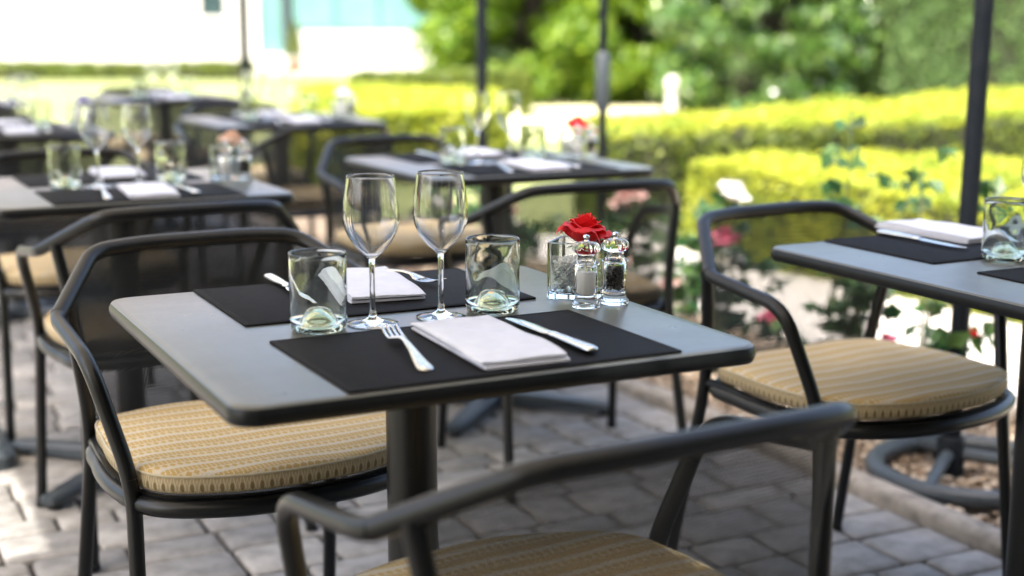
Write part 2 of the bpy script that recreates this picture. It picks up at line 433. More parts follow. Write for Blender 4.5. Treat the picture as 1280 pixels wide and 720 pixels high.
# gravel and fallen petals on the bed
ICO = None
def pebble_cloud(pts, rmin, rmax, flat=.6):
    bm = bmesh.new(); bmesh.ops.create_icosphere(bm, subdivisions=1, radius=1)
    base = np.array([v.co[:] for v in bm.verts]); fc = np.array([[v.index for v in f.verts] for f in bm.faces]); bm.free()
    n = len(pts); r = rng.uniform(rmin, rmax, (n, 1, 1)); sc = rng.uniform(.6, 1.25, (n, 1, 3)); sc[..., 2] *= flat
    jit = base[None]*(1+rng.uniform(-.18, .18, (n, len(base), 1)))
    v = jit*sc*r; a = rng.uniform(0, 6.28, n); ca, sa = np.cos(a)[:, None], np.sin(a)[:, None]
    x = v[..., 0]*ca - v[..., 1]*sa; yv = v[..., 0]*sa + v[..., 1]*ca
    v = np.stack([x, yv, v[..., 2]], -1) + np.asarray(pts)[:, None]
    f = (fc[None] + (np.arange(n)*len(base))[:, None, None]).reshape(-1, 3)
    return v.reshape(-1, 3), f
def np_mesh(name, v, f, m, smooth=False):
    me = bpy.data.meshes.new(name); v = np.asarray(v, np.float32); f = np.asarray(f, np.int32); k = f.shape[1]
    me.vertices.add(len(v)); me.vertices.foreach_set('co', v.ravel())
    me.loops.add(f.size); me.loops.foreach_set('vertex_index', f.ravel())
    me.polygons.add(len(f)); me.polygons.foreach_set('loop_start', np.arange(len(f))*k); me.polygons.foreach_set('loop_total', np.full(len(f), k))
    me.materials.append(MT[m]); me.update(calc_edges=True)
    if smooth: me.polygons.foreach_set('use_smooth', np.ones(len(f), bool))
    return me
n = 9000
pts = np.c_[rng.uniform(1.61, 2.40, n), -.6+6.0*rng.random(n)**1.3, rng.uniform(-.008, .006, n)]
tag(link('gravel', np_mesh('gravel', *pebble_cloud(pts, .005, .017), 'gravel')), 'brown gravel and bark chips covering the rose bed', 'gravel', kind='stuff')

# ================================================================== FOLIAGE
def leaf_cloud(cent, nrm, size, flatness=.5, aspect=.55):
    """diamond leaves folded along the rib; cent (n,3), nrm mean normals or None"""
    n = len(cent); d = rng.normal(size=(n, 3)); 
    if nrm is not None: d = d*flatness + nrm
    d /= np.linalg.norm(d, axis=1, keepdims=True)
    t = rng.normal(size=(n, 3)); t -= d*(t*d).sum(1, keepdims=True); t /= np.linalg.norm(t, axis=1, keepdims=True)
    b = np.cross(d, t); s = (size*rng.uniform(.6, 1.3, (n, 1)))
    p0 = cent - t*s*.5; p2 = cent + t*s*.5; p1 = cent + b*s*aspect*.5 + d*s*.1; p3 = cent - b*s*aspect*.5 + d*s*.1
    v = np.stack([p0, p1, p2, p3], 1).reshape(-1, 3); i = (np.arange(n)*4)[:, None]
    return v, np.concatenate([i+np.array([[0, 1, 2]]), i+np.array([[0, 2, 3]])])
def hedge(name, poly, h, label, m, nleaf, size, cat='hedge', round_=.08, z0=-.05, group=None, mtop=None):
    """clipped hedge over a plan polygon (counter-clockwise): twig core and a skin of leaves"""
    P = np.array(poly, float); c = P.mean(0); root = thing(name, label, cat, (c[0], c[1], z0), 0, group); Q = P - c
    k = len(Q); mb = MB(); ins = .10
    inner = [(q*(1-ins/np.linalg.norm(q))) for q in Q]
    mb.loft([[Vector((x, y, 0)) for x, y in inner], [Vector((x, y, h-.08)) for x, y in inner]])
    part('branches', mb, 'hedgecore', root, False)
    # leaves on the top (triangle fan) and on the sides
    tri = [(Q[i], Q[(i+1) % k]) for i in range(k)]
    at = np.array([abs(a[0]*b2[1]-a[1]*b2[0])/2 for a, b2 in tri]); al = np.array([np.linalg.norm(b2-a)*h for a, b2 in tri])
    tot = at.sum()+al.sum(); C = []; Nn = []
    for i, (a, b2) in enumerate(tri):
        nt_ = int(nleaf*at[i]/tot); u = rng.random((nt_, 2)); fl = u.sum(1) > 1; u[fl] = 1-u[fl]
        xy = u[:, :1]*a + u[:, 1:]*b2; C.append(np.c_[xy, np.full(nt_, h)]); Nn.append(np.tile([0, 0, 1.], (nt_, 1)))
        ns = int(nleaf*al[i]/tot); u = rng.random((ns, 1)); zz = rng.random((ns, 1))*h; xy = a + (b2-a)*u
        nn = np.array([(b2-a)[1], -(b2-a)[0], 0]); nn = nn/np.linalg.norm(nn)
        C.append(np.c_[xy, zz]); Nn.append(np.tile(nn, (ns, 1)))
    C = np.concatenate(C); Nn = np.concatenate(Nn)
    # uneven clipped skin
    w_ = .020*np.sin(C[:, 0]*2.3+C[:, 1]*1.7) + .022*np.sin(C[:, 0]*9.1+1.3*np.sin(C[:, 1]*5))*np.sin(C[:, 1]*8.2+C[:, 2]*9)
    C = C + Nn*(w_[:, None]+rng.normal(0, .016, (len(C), 1))-.012)
    edge = np.clip((C[:, 2]-(h-round_))/round_, 0, 1)[:, None]; side = (np.abs(Nn[:, 2:]) < .5)
    C = C - Nn*edge*round_*.5*side
    up = Nn[:, 2] > .5
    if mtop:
        v, f = leaf_cloud(C[up], Nn[up], size, .7); link('lit_new_growth', np_mesh('lit_new_growth', v, f, mtop), root); C, Nn = C[~up], Nn[~up]
    v, f = leaf_cloud(C, Nn, size, .7); link('foliage', np_mesh('foliage', v, f, m), root)
    return root
def blob_points(n, centers, radii):
    """points through clumps, denser to the outside"""
    k = rng.integers(0, len(centers), n); d = rng.normal(size=(n, 3)); d /= np.linalg.norm(d, axis=1, keepdims=True)
    rr = rng.random((n, 1))**.45
    return np.asarray(centers)[k] + d*rr*np.asarray(radii)[k][:, None]*np.array([1, 1, .85]), d
def tree(name, label, loc, height, width, clear, m, nleaf, size, nclump=60, trunk=.14, group=None, seed=0, cat='tree'):
    r = random.Random(seed); root = thing(name, label, cat, (*loc, -.06), 0, group)
    mb = MB(); path = [(0, 0, 0), (.05, .02, height*.3), (-.04, .06, height*.6), (.02, 0, height*.9)]
    mb.tube(catmull(path, 5, False), [trunk*(1-.85*i/15) for i in range(16)], 8)
    part('trunk', mb, 'bark', root)
    cs, rs = [], []
    for i in range(nclump):
        a = r.uniform(0, 6.283); zz = clear + (height-clear)*r.random()**.9; t = (zz-clear)/(height-clear)
        prof = math.sqrt(max(.04, 1-(1.12*t-.1)**2))
        rad = width/2*prof*math.sqrt(r.uniform(.15, 1)); cs.append((rad*math.cos(a), rad*math.sin(a), zz)); rs.append(r.uniform(.22, .48)*width/3.4)
    mb = MB()
    for i in range(0, nclump, 2):
        c = Vector(cs[i]); s_ = Vector((0, 0, max(.25, min(height*.8, c.z*.6)))); md = (s_+c)/2 + Vector((0, 0, .12))
        mb.tube(catmull([s_, md, c], 4, False), [trunk*.32*(1-.8*j/8) for j in range(9)], 5)
    part('limbs', mb, 'bark', root)
    p, d = blob_points(nleaf, cs, rs); p[:, 2] = np.maximum(p[:, 2], .05)
    v, f = leaf_cloud(p, d*.6, size, .8, .6); link('crown', np_mesh('crown', v, f, m), root)
    return root

# parterre hedges across the path
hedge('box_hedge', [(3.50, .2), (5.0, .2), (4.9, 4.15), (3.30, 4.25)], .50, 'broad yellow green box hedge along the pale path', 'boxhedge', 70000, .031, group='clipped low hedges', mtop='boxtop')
hedge('box_hedge', [(3.15, 4.95), (13.0, 5.35), (13.0, 9.2), (3.5, 5.75)], .60, 'long wedge shaped box hedge beyond the yellow hedge, darker on its face', 'boxgreen', 80000, .046, group='clipped low hedges', mtop='boxtop')  # sunlit top and shaded face are partly put into the leaf colours
q = [plan(-1.65, 10.4), plan(-.05, 10.9), plan(-.15, 14.6), plan(-2.3, 16.0)]
hedge('box_hedge', q, .52, 'wide flat topped yellow hedge beyond the white rose table', 'boxhedge', 26000, .07, group='clipped low hedges', mtop='boxtop')
q = [plan(-2.0, 17.6), plan(.2, 18.2), plan(.2, 19.4), plan(-2.0, 18.8)]
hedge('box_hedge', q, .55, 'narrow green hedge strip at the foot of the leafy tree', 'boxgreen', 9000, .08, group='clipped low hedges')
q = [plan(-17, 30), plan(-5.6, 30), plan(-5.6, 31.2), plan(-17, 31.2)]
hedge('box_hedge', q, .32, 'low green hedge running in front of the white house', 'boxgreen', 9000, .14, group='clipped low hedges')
# tall clipped hedge on the right
a = np.array(plan(4.25, 16.2)); q = [a, a+np.array([8.5, .6]), a+np.array([8.2, 3.2]), a+np.array([-.35, 2.6])]
hedge('tall_hedge', q, 3.2, 'tall clipped green hedge wall beside the glossy shrub', 'tallhedge', 90000, .07, round_=.2)

tree('leafy_tree', 'bright green leafy tree with low branches behind the lawn', plan(.35, 22.4), 3.4, 3.9, .15, 'treeleaf', 42000, .14, 110, .16, 'trees behind the lawn', 3)
tree('leafy_tree', 'bushy green tree between the leafy tree and the glossy shrub', plan(1.9, 21.6), 3.0, 2.9, .1, 'treeleaf', 34000, .14, 90, .15, 'trees behind the lawn', 5)
tree('glossy_shrub', 'dark glossy leaved shrub with sparkling leaves beside the tall hedge', plan(2.95, 16.6), 3.0, 2.35, .1, 'laurel', 34000, .12, 110, .10, None, 8, 'shrub')
tree('glossy_shrub', 'dark shrub standing back between the bushy tree and tall hedge', plan(3.6, 21.0), 4.0, 3.3, .1, 'laurel', 30000, .14, 90, .10, None, 9, 'shrub')
q = [plan(-1.2, 26.5), plan(10.5, 26.5), plan(10.5, 28.5), plan(-1.2, 28.5)]
hedge('evergreen_screen', q, 4.2, 'dark evergreen screen filling the gaps behind the leafy trees', 'screen', 30000, .2, round_=.3)

# white pillar on the lawn
px_, py_ = plan(1.72, 15.4); r0 = thing('garden_pillar', 'white stone pillar with a rounded top beside the glossy shrub', 'pillar', (px_, py_, -.06))
r0.scale = (.8, .8, .92)
part('plinth', MB().box((-.11, -.11, 0), (.11, .11, .10)), 'plaster', r0, False)
part('shaft', MB().lathe([(.075, .10), (.07, .16), (.065, .48), (.085, .50), (.085, .53)], 20), 'plaster', r0)
part('ball', MB().lathe([(0, .51)] + [(.09*math.sin(a), .60-.09*math.cos(a)) for a in np.linspace(.35, 2.9, 9)] + [(0, .69)], 20), 'plaster', r0)

# ================================================================== WHITE HOUSE
hp = CAMP + FWD*35.0; house = thing('white_house', 'long white rendered house with teal glazed bay beyond the terrace', 'house', (hp.x, hp.y, -.06), -YAW)
mb = MB()
X0, X1, HH = -26.0, -6.15, 4.4; wx0, wx1, wz0, wz1 = -7.55, -6.95, 1.33, 2.3
for lo, hi in (((X0, 0, 0), (wx0, 7, HH)), ((wx1, 0, 0), (X1, 7, HH)), ((wx0, 0, 0), (wx1, 7, wz0)), ((wx0, 0, wz1), (wx1, 7, HH))): mb.box(lo, hi)
part('wall', mb, 'plaster', house, False)
wn = part('window', MB().box((wx0, .16, wz0), (wx1, .22, wz1)), 'paneglass', house, False)
mb = MB()
for lo, hi in (((wx0, .10, wz0), (wx0+.06, .16, wz1)), ((wx1-.06, .10, wz0), (wx1, .16, wz1)), ((wx0, .10, wz1-.06), (wx1, .16, wz1)), ((wx0+.27, .10, wz0), (wx0+.33, .16, wz1))): mb.box(lo, hi)
part('frame', mb, 'darkframe', wn, False)
part('sill', MB().box((wx0-.08, -.08, wz0-.08), (wx1+.08, .12, wz0-.002)), 'plaster', wn, False)
part('roof', MB().add([(X0-.4, -.5, HH), (.6, -.5, HH), (.6, 7.5, HH), (X0-.4, 7.5, HH), (X0-.4, 3.5, HH+2.2), (.6, 3.5, HH+2.2)],
     [(0, 1, 5, 4), (2, 3, 4, 5), (0, 4, 3), (1, 2, 5), (0, 3, 2, 1)]), 'roof', house, False)
part('dado_wall', MB().box((-5.42, .02, 0), (0, 7, .98)), 'plaster', house, False)
part('bay_wall', MB().box((-6.15, 4, .98), (0, 7, HH-.02)), 'plaster', house, False)
part('door', MB().box((-6.12, .10, .42), (-5.60, .18, 3.2)), 'tealglass', house, False)
part('step', MB().box((-6.15, -.5, 0), (-5.42, .3, .42)), 'plaster', house, False)
part('post', MB().box((-5.60, -.02, .42), (-5.40, .2, HH-.02)), 'darkframe', house, False)
for i in range(5):
    x = -5.38+i*1.07
    o = part('pane', MB().box((x+.05, .12, 1.04), (x+1.02, .16, 3.4)), 'tealglass', house, False)
    part('frame', MB().box((x+1.02, .08, .98), (x+1.10, .2, 3.4)), 'teal', o, False)
part('fascia', MB().box((-6.15, .02, 3.4), (0, .3, HH-.03)), 'plaster', house, False)

# building front added unseen behind the viewpoint to cut sky light on the metal
rs_ = thing('sky_blocking_front', 'unseen ochre building front with dark glazed doors, added to block sky light', 'building', (0, -3.9, -.06))
mb = MB(); bays = [-5.2+i*2.3 for i in range(5)]; xs = -8.0
for bx_ in bays: mb.box((xs, -6, 0), (bx_, 0, 5.2)); mb.box((bx_, -6, 2.5), (bx_+1.5, 0, 5.2)); xs = bx_+1.5
mb.box((xs, -6, 0), (8.0, 0, 5.2)); part('wall', mb, 'ochre', rs_, False)
for bx_ in bays:
    d_ = part('door', MB().box((bx_, -.22, 0), (bx_+1.5, -.16, 2.5)), 'paneglass', rs_, False)
    mb = MB()
    for q in (0, .71, 1.42): mb.box((bx_+q, -.16, 0), (bx_+q+.08, -.10, 2.5))
    mb.box((bx_+.08, -.16, 2.42), (bx_+1.42, -.10, 2.5)); part('frame', mb, 'darkframe', d_, False)
part('roof', MB().box((-8.3, -6.3, 5.2), (8.3, .5, 5.4)), 'roof', rs_, False)
# slim conifer in front of the bay and thin post on the lawn
pp = plan(-5.05, 33.4); r0 = thing('potted_conifer', 'small olive brown potted conifer in front of the teal bay', 'shrub', (*pp, -.06))
part('pot', MB().lathe([(0, 0), (.14, 0), (.2, .32), (.17, .32), (.16, .28), (0, .28)], 16), 'roof', r0)
part('trunk', MB().tube([(0, 0, .25), (0, 0, .9)], [.03, .01], 6), 'bark', r0)
zz = rng.random(1500)**.8; ang = rng.uniform(0, 6.28, 1500); rad = .24*(1-zz)**.6*np.sqrt(rng.random(1500))
v, f = leaf_cloud(np.c_[rad*np.cos(ang), rad*np.sin(ang), .38+.85*zz], None, .07); link('crown', np_mesh('crown', v, f, 'boxgreen'), r0)

# ================================================================== PARASOLS
def shade_parasol(loc, hx, hy, zc, label):
    r0 = thing('parasol', label, 'parasol', loc, 0, 'unseen parasols placed to shade the tables')
    part('pole', MB().tube([(0, 0, .03), (0, 0, zc+.62)], .025, 12), 'mast', r0)
    part('base_plate', MB().loft([[Vector((x, y, z)) for x, y in rounded_rect(.2-i, .2-i, .04, 4)] for z, i in ((0, 0), (.035, 0), (.045, .012))]), 'base', r0)
    mb = MB(); c = (0, 0, zc+.6); n = 12; E = []
    cor = [(-hx, -hy), (hx, -hy), (hx, hy), (-hx, hy)]
    for i in range(4):
        a, b2 = cor[i], cor[(i+1) % 4]
        for k in range(n):
            t = k/n; s_ = 4*t*(1-t); E.append((a[0]+(b2[0]-a[0])*t*1, a[1]+(b2[1]-a[1])*t, zc+.03*s_))
    rings = []
    for q in (1, .66, .33, .06): rings.append([Vector((x*q, y*q, c[2]+(z-c[2])*q**1.0)) for x, y, z in E])
    mb.loft(rings, False); cv = part('canopy', mb, 'canvas', r0)
    part('valance', MB().loft([[Vector((x*1.001, y*1.001, z-d)) for x, y, z in E] for d in (0, .12)], False), 'canvas', cv)
    for x, y in cor + [(hx, 0), (-hx, 0), (0, hy), (0, -hy)]:
        part('rib', MB().tube([(0, 0, c[2]-.03), (x*.98, y*.98, zc-.01)], .009, 6), 'mast', r0)
    return r0
# parasols added out of view, placed and sized to shade the tables
shade_parasol((-.95, -1.25, 0), 1.85, 1.70, 2.42, 'unseen open canvas parasol placed to shade the red rose table on open paving')
shade_parasol((-.50, 2.15, 0), 1.0, 1.65, 2.42, 'unseen open canvas parasol placed to shade the peach rose table')
shade_parasol((-.50, 5.50, 0), 1.0, 1.65, 2.42, 'unseen open canvas parasol placed to shade the white rose table')

def parasol_closed(loc, rad, lean, label, sleeve=None):
    r0 = thing('closed_parasol', label, 'parasol', loc, 0, 'closed parasols standing in the rose bed')
    top = Vector((lean[0]*2.7, lean[1]*2.7, 2.7))
    part('mast', MB().tube([(0, 0, .01), top], rad, 14), 'mast', r0)
    b0 = part('ring_base', MB().tube([(.235*math.cos(a), -.07+.235*math.sin(a), .028) for a in np.linspace(0, 2*math.pi, 48, endpoint=False)], .026, 10, closed=True), 'base', r0)
    for k in range(3):
        a = R(-40+120*k)
        part('spoke', MB().tube(catmull([(0, 0, .055), (.1*math.cos(a), -.03+.1*math.sin(a), .05), (.225*math.cos(a), -.07+.225*math.sin(a), .03)], 5, False), .017, 8), 'base', b0)
    part('socket', MB().lathe([(rad+.012, 0), (rad+.012, .09), (rad+.004, .1), (rad+.001, .1)], 18), 'mast', r0)
    if sleeve:
        c = top*(sleeve/2.7); part('crank_sleeve', MB().tube([c-Vector((0, 0, .12)), c-Vector((0, 0, .10)), c+Vector((0, 0, .10)), c+Vector((0, 0, .12))], [rad+.002, rad+.012, rad+.012, rad+.002], 14), 'base', r0)
    rings = []
    for z, rr in ((1.72, .05), (1.75, .11), (2.1, .13), (2.5, .09), (2.68, .03)):
        rings.append([Vector((lean[0]*z+rr*(1+.25*math.cos(8*a))*math.cos(a), lean[1]*z+rr*(1+.25*math.cos(8*a))*math.sin(a), z)) for a in np.linspace(0, 2*math.pi, 64, endpoint=False)])
    part('furled_canopy', MB().loft(rings), 'canvas', r0)
    return r0
parasol_closed((1.85, .845, 0), .024, (.020, 0), 'thick dark parasol mast on a blue grey ring base beside the edging stones')
parasol_closed((*plan(.365, 5.75), 0), .017, (0, 0), 'slim dark parasol mast with a thicker sleeve, rising from the roses', .91)
parasol_closed((*plan(-2.27, 12.2), 0), .042, (0, 0), 'thin parasol mast beyond the vaseless tables, against the white house')
parasol_closed((*plan(-.155, 7.4), 0), .030, (0, 0), 'grey parasol mast farthest along the rose bed near the yellow hedge')

# ================================================================== TABLE
def make_table():
    r0 = thing('bistro_table', '', 'table')
    H = .74
    rings = []
    for ins, z in ((.010, -.026), (.003, -.024), (0, -.016), (0, -.010), (.0025, -.0035)):
        rings.append([Vector((x, y, H+z)) for x, y in rounded_rect(.35-ins, .35-ins, .034-ins*.5, 8)])
    top = part('table_edge', MB().loft(rings, True), 'edge', r0, True, 60)
    rings = [[Vector((x, y, H+z)) for x, y in rounded_rect(.35-ins, .35-ins, .034-ins*.5, 8)] for ins, z in ((.0027, -.0034), (.005, -.001), (.009, 0))]
    part('table_top', MB().loft(rings, True), 'top', r0, True, 30)
    part('column', MB().lathe([(.036, .05), (.036, H-.05)], 32), 'metal', r0)
    part('top_plate', MB().loft([[Vector((x, y, z)) for x, y in rounded_rect(.12, .12, .03, 4)] for z in (H-.036, H-.0265)]).lathe([(.05, H-.055), (.05, H-.036)], 24), 'metal', r0)
    hub = part('base_hub', MB().lathe([(0, .012), (.062, .012), (.062, .05), (.045, .062), (.0365, .066)], 28), 'base', r0)
    for k in range(4):
        a = R(45+90*k); ca, sa = math.cos(a), math.sin(a); rings = []
        for s_, wd, z0, z1 in ((.03, .031, .012, .050), (.15, .030, .014, .047), (.30, .028, .015, .040), (.36, .026, .015, .037), (.374, .018, .016, .033)):
            sec = [(-wd, z0), (-wd, z1-.008), (-wd+.008, z1), (wd-.008, z1), (wd, z1-.008), (wd, z0)]
            rings.append([Vector((s_*ca - t*sa, s_*sa + t*ca, z)) for t, z in sec])
        am = part('base_arm', MB().loft(rings), 'base', r0, True, 35)
        part('foot', MB().lathe([(0, 0), (.018, 0), (.018, .016), (0, .016)], 12, (.345*ca, .345*sa, 0)), 'metal', am)
    return r0
TABLE = make_table()

# ================================================================== CHAIR
CH = dict(t=(.19, -.32, .752), k=(.290, -.178, .668), b=(.292, .036, .640), r=(.247, .09, .452), ff=(.26, .136, 0), p=(.263, -.214, .692), j=(.224, -.250, .45), rf=(.247, -.340, 0))
def sd_(p, s): return (p[0]*s, p[1], p[2])
def ring_path(z, off=0, n=10):
    P = [(-.205, -.243), (0, -.262), (.205, -.243), (.245, -.12), (.252, .02), (.222, .128), (.12, .187), (0, .203), (-.12, .187), (-.222, .128), (-.252, .02), (-.245, -.12)]
    out = []
    for q in catmull([(x, y, z) for x, y in P], n):
        d = Vector((q.x, q.y+.02, 0)); out.append(q + d.normalized()*off)
    return out
def make_chair():
    r0 = thing('mesh_armchair', '', 'chair'); T = .0128
    for s in (1, -1):
        c = lambda k: sd_(CH[k], s)
        full = fillet([c('ff'), c('r'), c('b'), c('k'), c('t')], [.06, .05, .030], 7)
        ir = next(i for i, p in enumerate(full) if p.z > .445)
        ik = len(full)-1-4; kk = [i for i, p in enumerate(full) if i > ir and (p-Vector(c('k'))).length < .028]
        ik = kk[len(kk)//2]
        lg = part('front_leg', MB().tube(full[:ir+1], T, 12), 'metal', r0)
        part('glide', MB().lathe([(0, -.001), (.0145, -.001), (.0145, .012), (0, .012)], 12, c('ff')), 'edge', lg)
        part('armrest', MB().tube(full[ir:ik+1], T, 14), 'metal', r0)
        pth = fillet([c('p'), c('j'), c('rf')], [.09], 7)
        lg = part('rear_leg', MB().tube(pth, T, 12), 'metal', r0)
        part('glide', MB().lathe([(0, -.001), (.0145, -.001), (.0145, .012), (0, .012)], 12, c('rf')), 'edge', lg)
        # short link from the rear leg to the seat ring
        part('seat_bracket', MB().tube([Vector(c('j'))+Vector((0, .0, -.018)), Vector((s*.236, -.15, .432)), Vector((s*.249, .0, .428))], .010, 8), 'metal', r0)
        part('seat_bracket', MB().tube([Vector(c('r'))+Vector((0, 0, -.02)), Vector((s*.236, .085, .428))], .010, 8), 'metal', r0)
        if s == 1: fullR, ikR = full, ik
    left = [Vector((-p.x, p.y, p.z)) for p in fullR]
    t1, t2 = Vector(CH['t']), Vector(sd_(CH['t'], -1))
    # rail: knee, rounded corner, slightly bowed top
    rail = fillet([fullR[ikR], t1, (.10, -.337, .757), (-.10, -.337, .757), t2, left[ikR]], [.032, .08, .08, .032], 7)
    rail = fullR[ikR:ikR+3] and rail
    part('back_rail', MB().tube(rail, T*1.05, 14), 'metal', r0)
    # back panel: from the rail between the rear legs down to the seat ring
    n, mrow = 40, 18; topc = []
    P1 = Vector(CH['p']); P2 = Vector(sd_(CH['p'], -1))
    tc = fillet([P1, t1, (.10, -.337, .757), (-.10, -.337, .757), t2, P2], [.032, .08, .08, .032], 7)
    L = [0]
    for i in range(1, len(tc)): L.append(L[-1]+(tc[i]-tc[i-1]).length)
    vs, uv = [], []
    for i in range(n+1):
        q = L[-1]*i/n; k = max(j for j in range(len(L)) if L[j] <= q+1e-9); k = min(k, len(tc)-2)
        a = tc[k].lerp(tc[k+1], (q-L[k])/max(1e-6, L[k+1]-L[k])); xx = .224*(1-2*i/n)
        b_ = Vector((xx, -.252-.012*(1-(xx/.224)**2), .448))
        for j in range(mrow+1):
            t = j/mrow; p = a.lerp(b_, t); p.y -= .018*math.sin(math.pi*t)*(1-(2*i/n-1)**2)
            vs.append(p); uv.append((q, t*.31))
    fs = [(i*(mrow+1)+j, (i+1)*(mrow+1)+j, (i+1)*(mrow+1)+j+1, i*(mrow+1)+j+1) for i in range(n) for j in range(mrow)]
    part('backrest', MB().add(vs, fs, uv), 'mesh', r0, True, 0)
    # seat ring and pan
    part('seat_ring', MB().tube(ring_path(.422), .0145, 10, closed=True), 'metal', r0)
    rr_ = [ring_path(.430, -.004), ring_path(.4405, -.002), ring_path(.4405, -.010), ring_path(.430, -.012)]
    part('seat_band', MB().loft(rr_ + [rr_[0]], False), 'metal', r0)
    rp_ = ring_path(.438); mbp = MB(); vs = []; uv = []; m_ = len(rp_)
    for q in (1.0, .75, .5, .25):
        for p in rp_: vs.append((p.x*q, (p.y+.03)*q-.03, .436+.004*q)); uv.append((vs[-1][0], vs[-1][1]))
    vs.append((0, -.03, .436)); uv.append((0, -.03))
    fs = [(i*m_+k, i*m_+(k+1) % m_, (i+1)*m_+(k+1) % m_, (i+1)*m_+k) for i in range(3) for k in range(m_)] + [(3*m_+k, 3*m_+(k+1) % m_, 4*m_) for k in range(m_)]
    part('seat_pan', MB().add(vs, fs, uv), 'mesh', r0, True, 0)
    return r0
CHAIR = make_chair()

def make_cushion():
    r0 = thing('seat_cushion', '', 'cushion'); z0 = .4415; th = .043; mb = MB(); vs, uv = [], []
    base = ring_path(0, -.006, 12); m_ = len(base); s = [0]
    for k in range(m_): s.append(s[-1]+(base[(k+1) % m_]-base[k]).length)
    # border band
    rows = ((.010, 0), (.002, .003), (-.001, .010), (-.001, .022), (.001, .029))
    ringsv = []
    for ins, z in rows:
        for k in range(m_+1):
            p = base[k % m_]; d = Vector((p.x, p.y+.02, 0)).normalized(); p = p-d*ins
            vs.append((p.x, p.y, z0+z)); uv.append((s[k], 10+z))
    W = m_+1; fs = [(i*W+k, i*W+k+1, (i+1)*W+k+1, (i+1)*W+k) for i in range(len(rows)-1) for k in range(m_)]
    mb.add(vs, fs, uv)
    # top
    vs, uv = [], []; tops = ((.001, .029), (.004, .033), (.012, .0355), (.04, .037), (.10, .0375), (.16, .037))
    for ins, z in tops:
        for k in range(m_):
            p = base[k]; d = Vector((p.x, p.y+.02, 0)); l = d.length; q = max(.0, 1-ins/l)
            x, y = p.x*q, (p.y+.02)*q-.02; z_ = z0+z+.0022*math.sin(23*x+2+9*y)*math.sin(19*y-6*x+1)-(.004*math.exp(-((x+.02)**2+(y-.01)**2)/.012))*(ins > .01)
            vs.append((x, y, z_)); uv.append((x+.5, y+.5))
    vs.append((0, -.02, z0+.037)); uv.append((.5, .48)); nt_ = len(tops)
    fs = [(i*m_+k, i*m_+(k+1) % m_, (i+1)*m_+(k+1) % m_, (i+1)*m_+k) for i in range(nt_-1) for k in range(m_)] + [((nt_-1)*m_+k, (nt_-1)*m_+(k+1) % m_, nt_*m_) for k in range(m_)]
    mb.add(vs, fs, uv)
    # underside
    vs = [(p.x*.955, (p.y+.02)*.955-.02, z0+.0002) for p in base] + [(0, -.02, z0)]
    mb.add(vs, [((k+1) % m_, k, m_) for k in range(m_)], [(0, 10.01)]*(m_+1))
    pad = part('pad', mb, 'fabric', r0, True, 70)
    part('piping', MB().tube([(p.x, p.y, z0+.0295) for p in base], .0022, 6, closed=True), 'pipe', r0)
    return r0
MT['pipe'] = simple('piping_cord', (.42, .36, .24), (.5, .43, .3), 200, .9)
CUSHION = make_cushion()

# ================================================================== TABLEWARE
def make_mat():
    r0 = thing('placemat', '', 'placemat')
    part('sheet', MB().loft([[Vector((x, y, z)) for x, y in rounded_rect(.2225-i, .1455-i, .003, 3)] for i, z in ((.0005, 0), (0, .0008), (0, .0022), (.001, .0028))]), 'mat', r0, True, 30)
    q = rounded_rect(.2225-.006, .1455-.006, .003, 3)
    part('stitching', MB().tube([(x, y, .0028) for x, y in q], .0006, 5, closed=True), 'stitch', r0)
    return r0
def make_wine():
    r0 = thing('wine_glass', '', 'wine glass')
    def bowl(off):
        P = [(.0045, .090), (.0085, .0945), (.0180, .103), (.0275, .1145), (.0345, .128), (.0378, .1415), (.0379, .155), (.0365, .172), (.0343, .188), (.0322, .204)]
        c = catmull([(r, 0, z) for r, z in P], 5, False); out = []
        for i, p in enumerate(c):
            a, b2 = c[max(0, i-1)], c[min(len(c)-1, i+1)]; t = (b2-a).normalized(); out.append((max(0, p.x - t.z*off), p.z + t.x*off))
        return out
    o, i_ = bowl(0), [p for p in bowl(.0011)]
    inner = [(r, z) for r, z in reversed(i_) if r > .004 and z > .0952]
    prof = [(0, 0), (.033, 0), (.0352, .0009), (.0352, .0018), (.028, .0032), (.012, .0062), (.0055, .0105), (.0040, .02), (.0036, .05), (.0038, .08)] + o + [(.0316, .2046)] + inner + [(0, inner[-1][1]-.0004)]
    part('glass_body', MB().lathe(prof, 56), 'glass', r0, True, 0)
    return r0
def make_tumbler():
    r0 = thing('tumbler', '', 'tumbler'); Rr, Hh, t = .0388, .106, .0026
    rn = random.Random(4); n = 56
    def ringz(r, z, am=.0):
        return [Vector(((r+am*math.sin(3*a+z*90)+am*.7*math.sin(5*a-z*140))*math.cos(a), (r+am*math.sin(3*a+z*90)+am*.7*math.sin(5*a-z*140))*math.sin(a), z)) for a in np.linspace(0, 2*math.pi, n, endpoint=False)]
    out = [ringz(Rr, z, .00015) for z in np.linspace(.012, Hh-.002, 14)]
    lip = [ringz(Rr-.0004, Hh-.0006), ringz(Rr-t/2, Hh), ringz(Rr-t+.0004, Hh-.0006)]
    inn = [ringz(Rr-t, z, .00045) for z in np.linspace(Hh-.002, .0125, 16)]
    mb = MB(); mb.loft(out+lip+inn+[out[0]], False); part('wall', mb, 'greenglass', r0, True, 0)
    # base with a punt rising inside
    prof = [(0, .022), (.006, .0215), (.013, .0165), (.020, .007), (.027, .0012), (.033, 0), (.0372, .003), (.0388, .0119), (.0362, .0119), (.033, .0105), (.0275, .0125), (.021, .021), (.0165, .0275), (.011, .0306), (0, .0315)]
    part('base', MB().lathe(prof, 56), 'greenbase', r0, True, 0)
    return r0
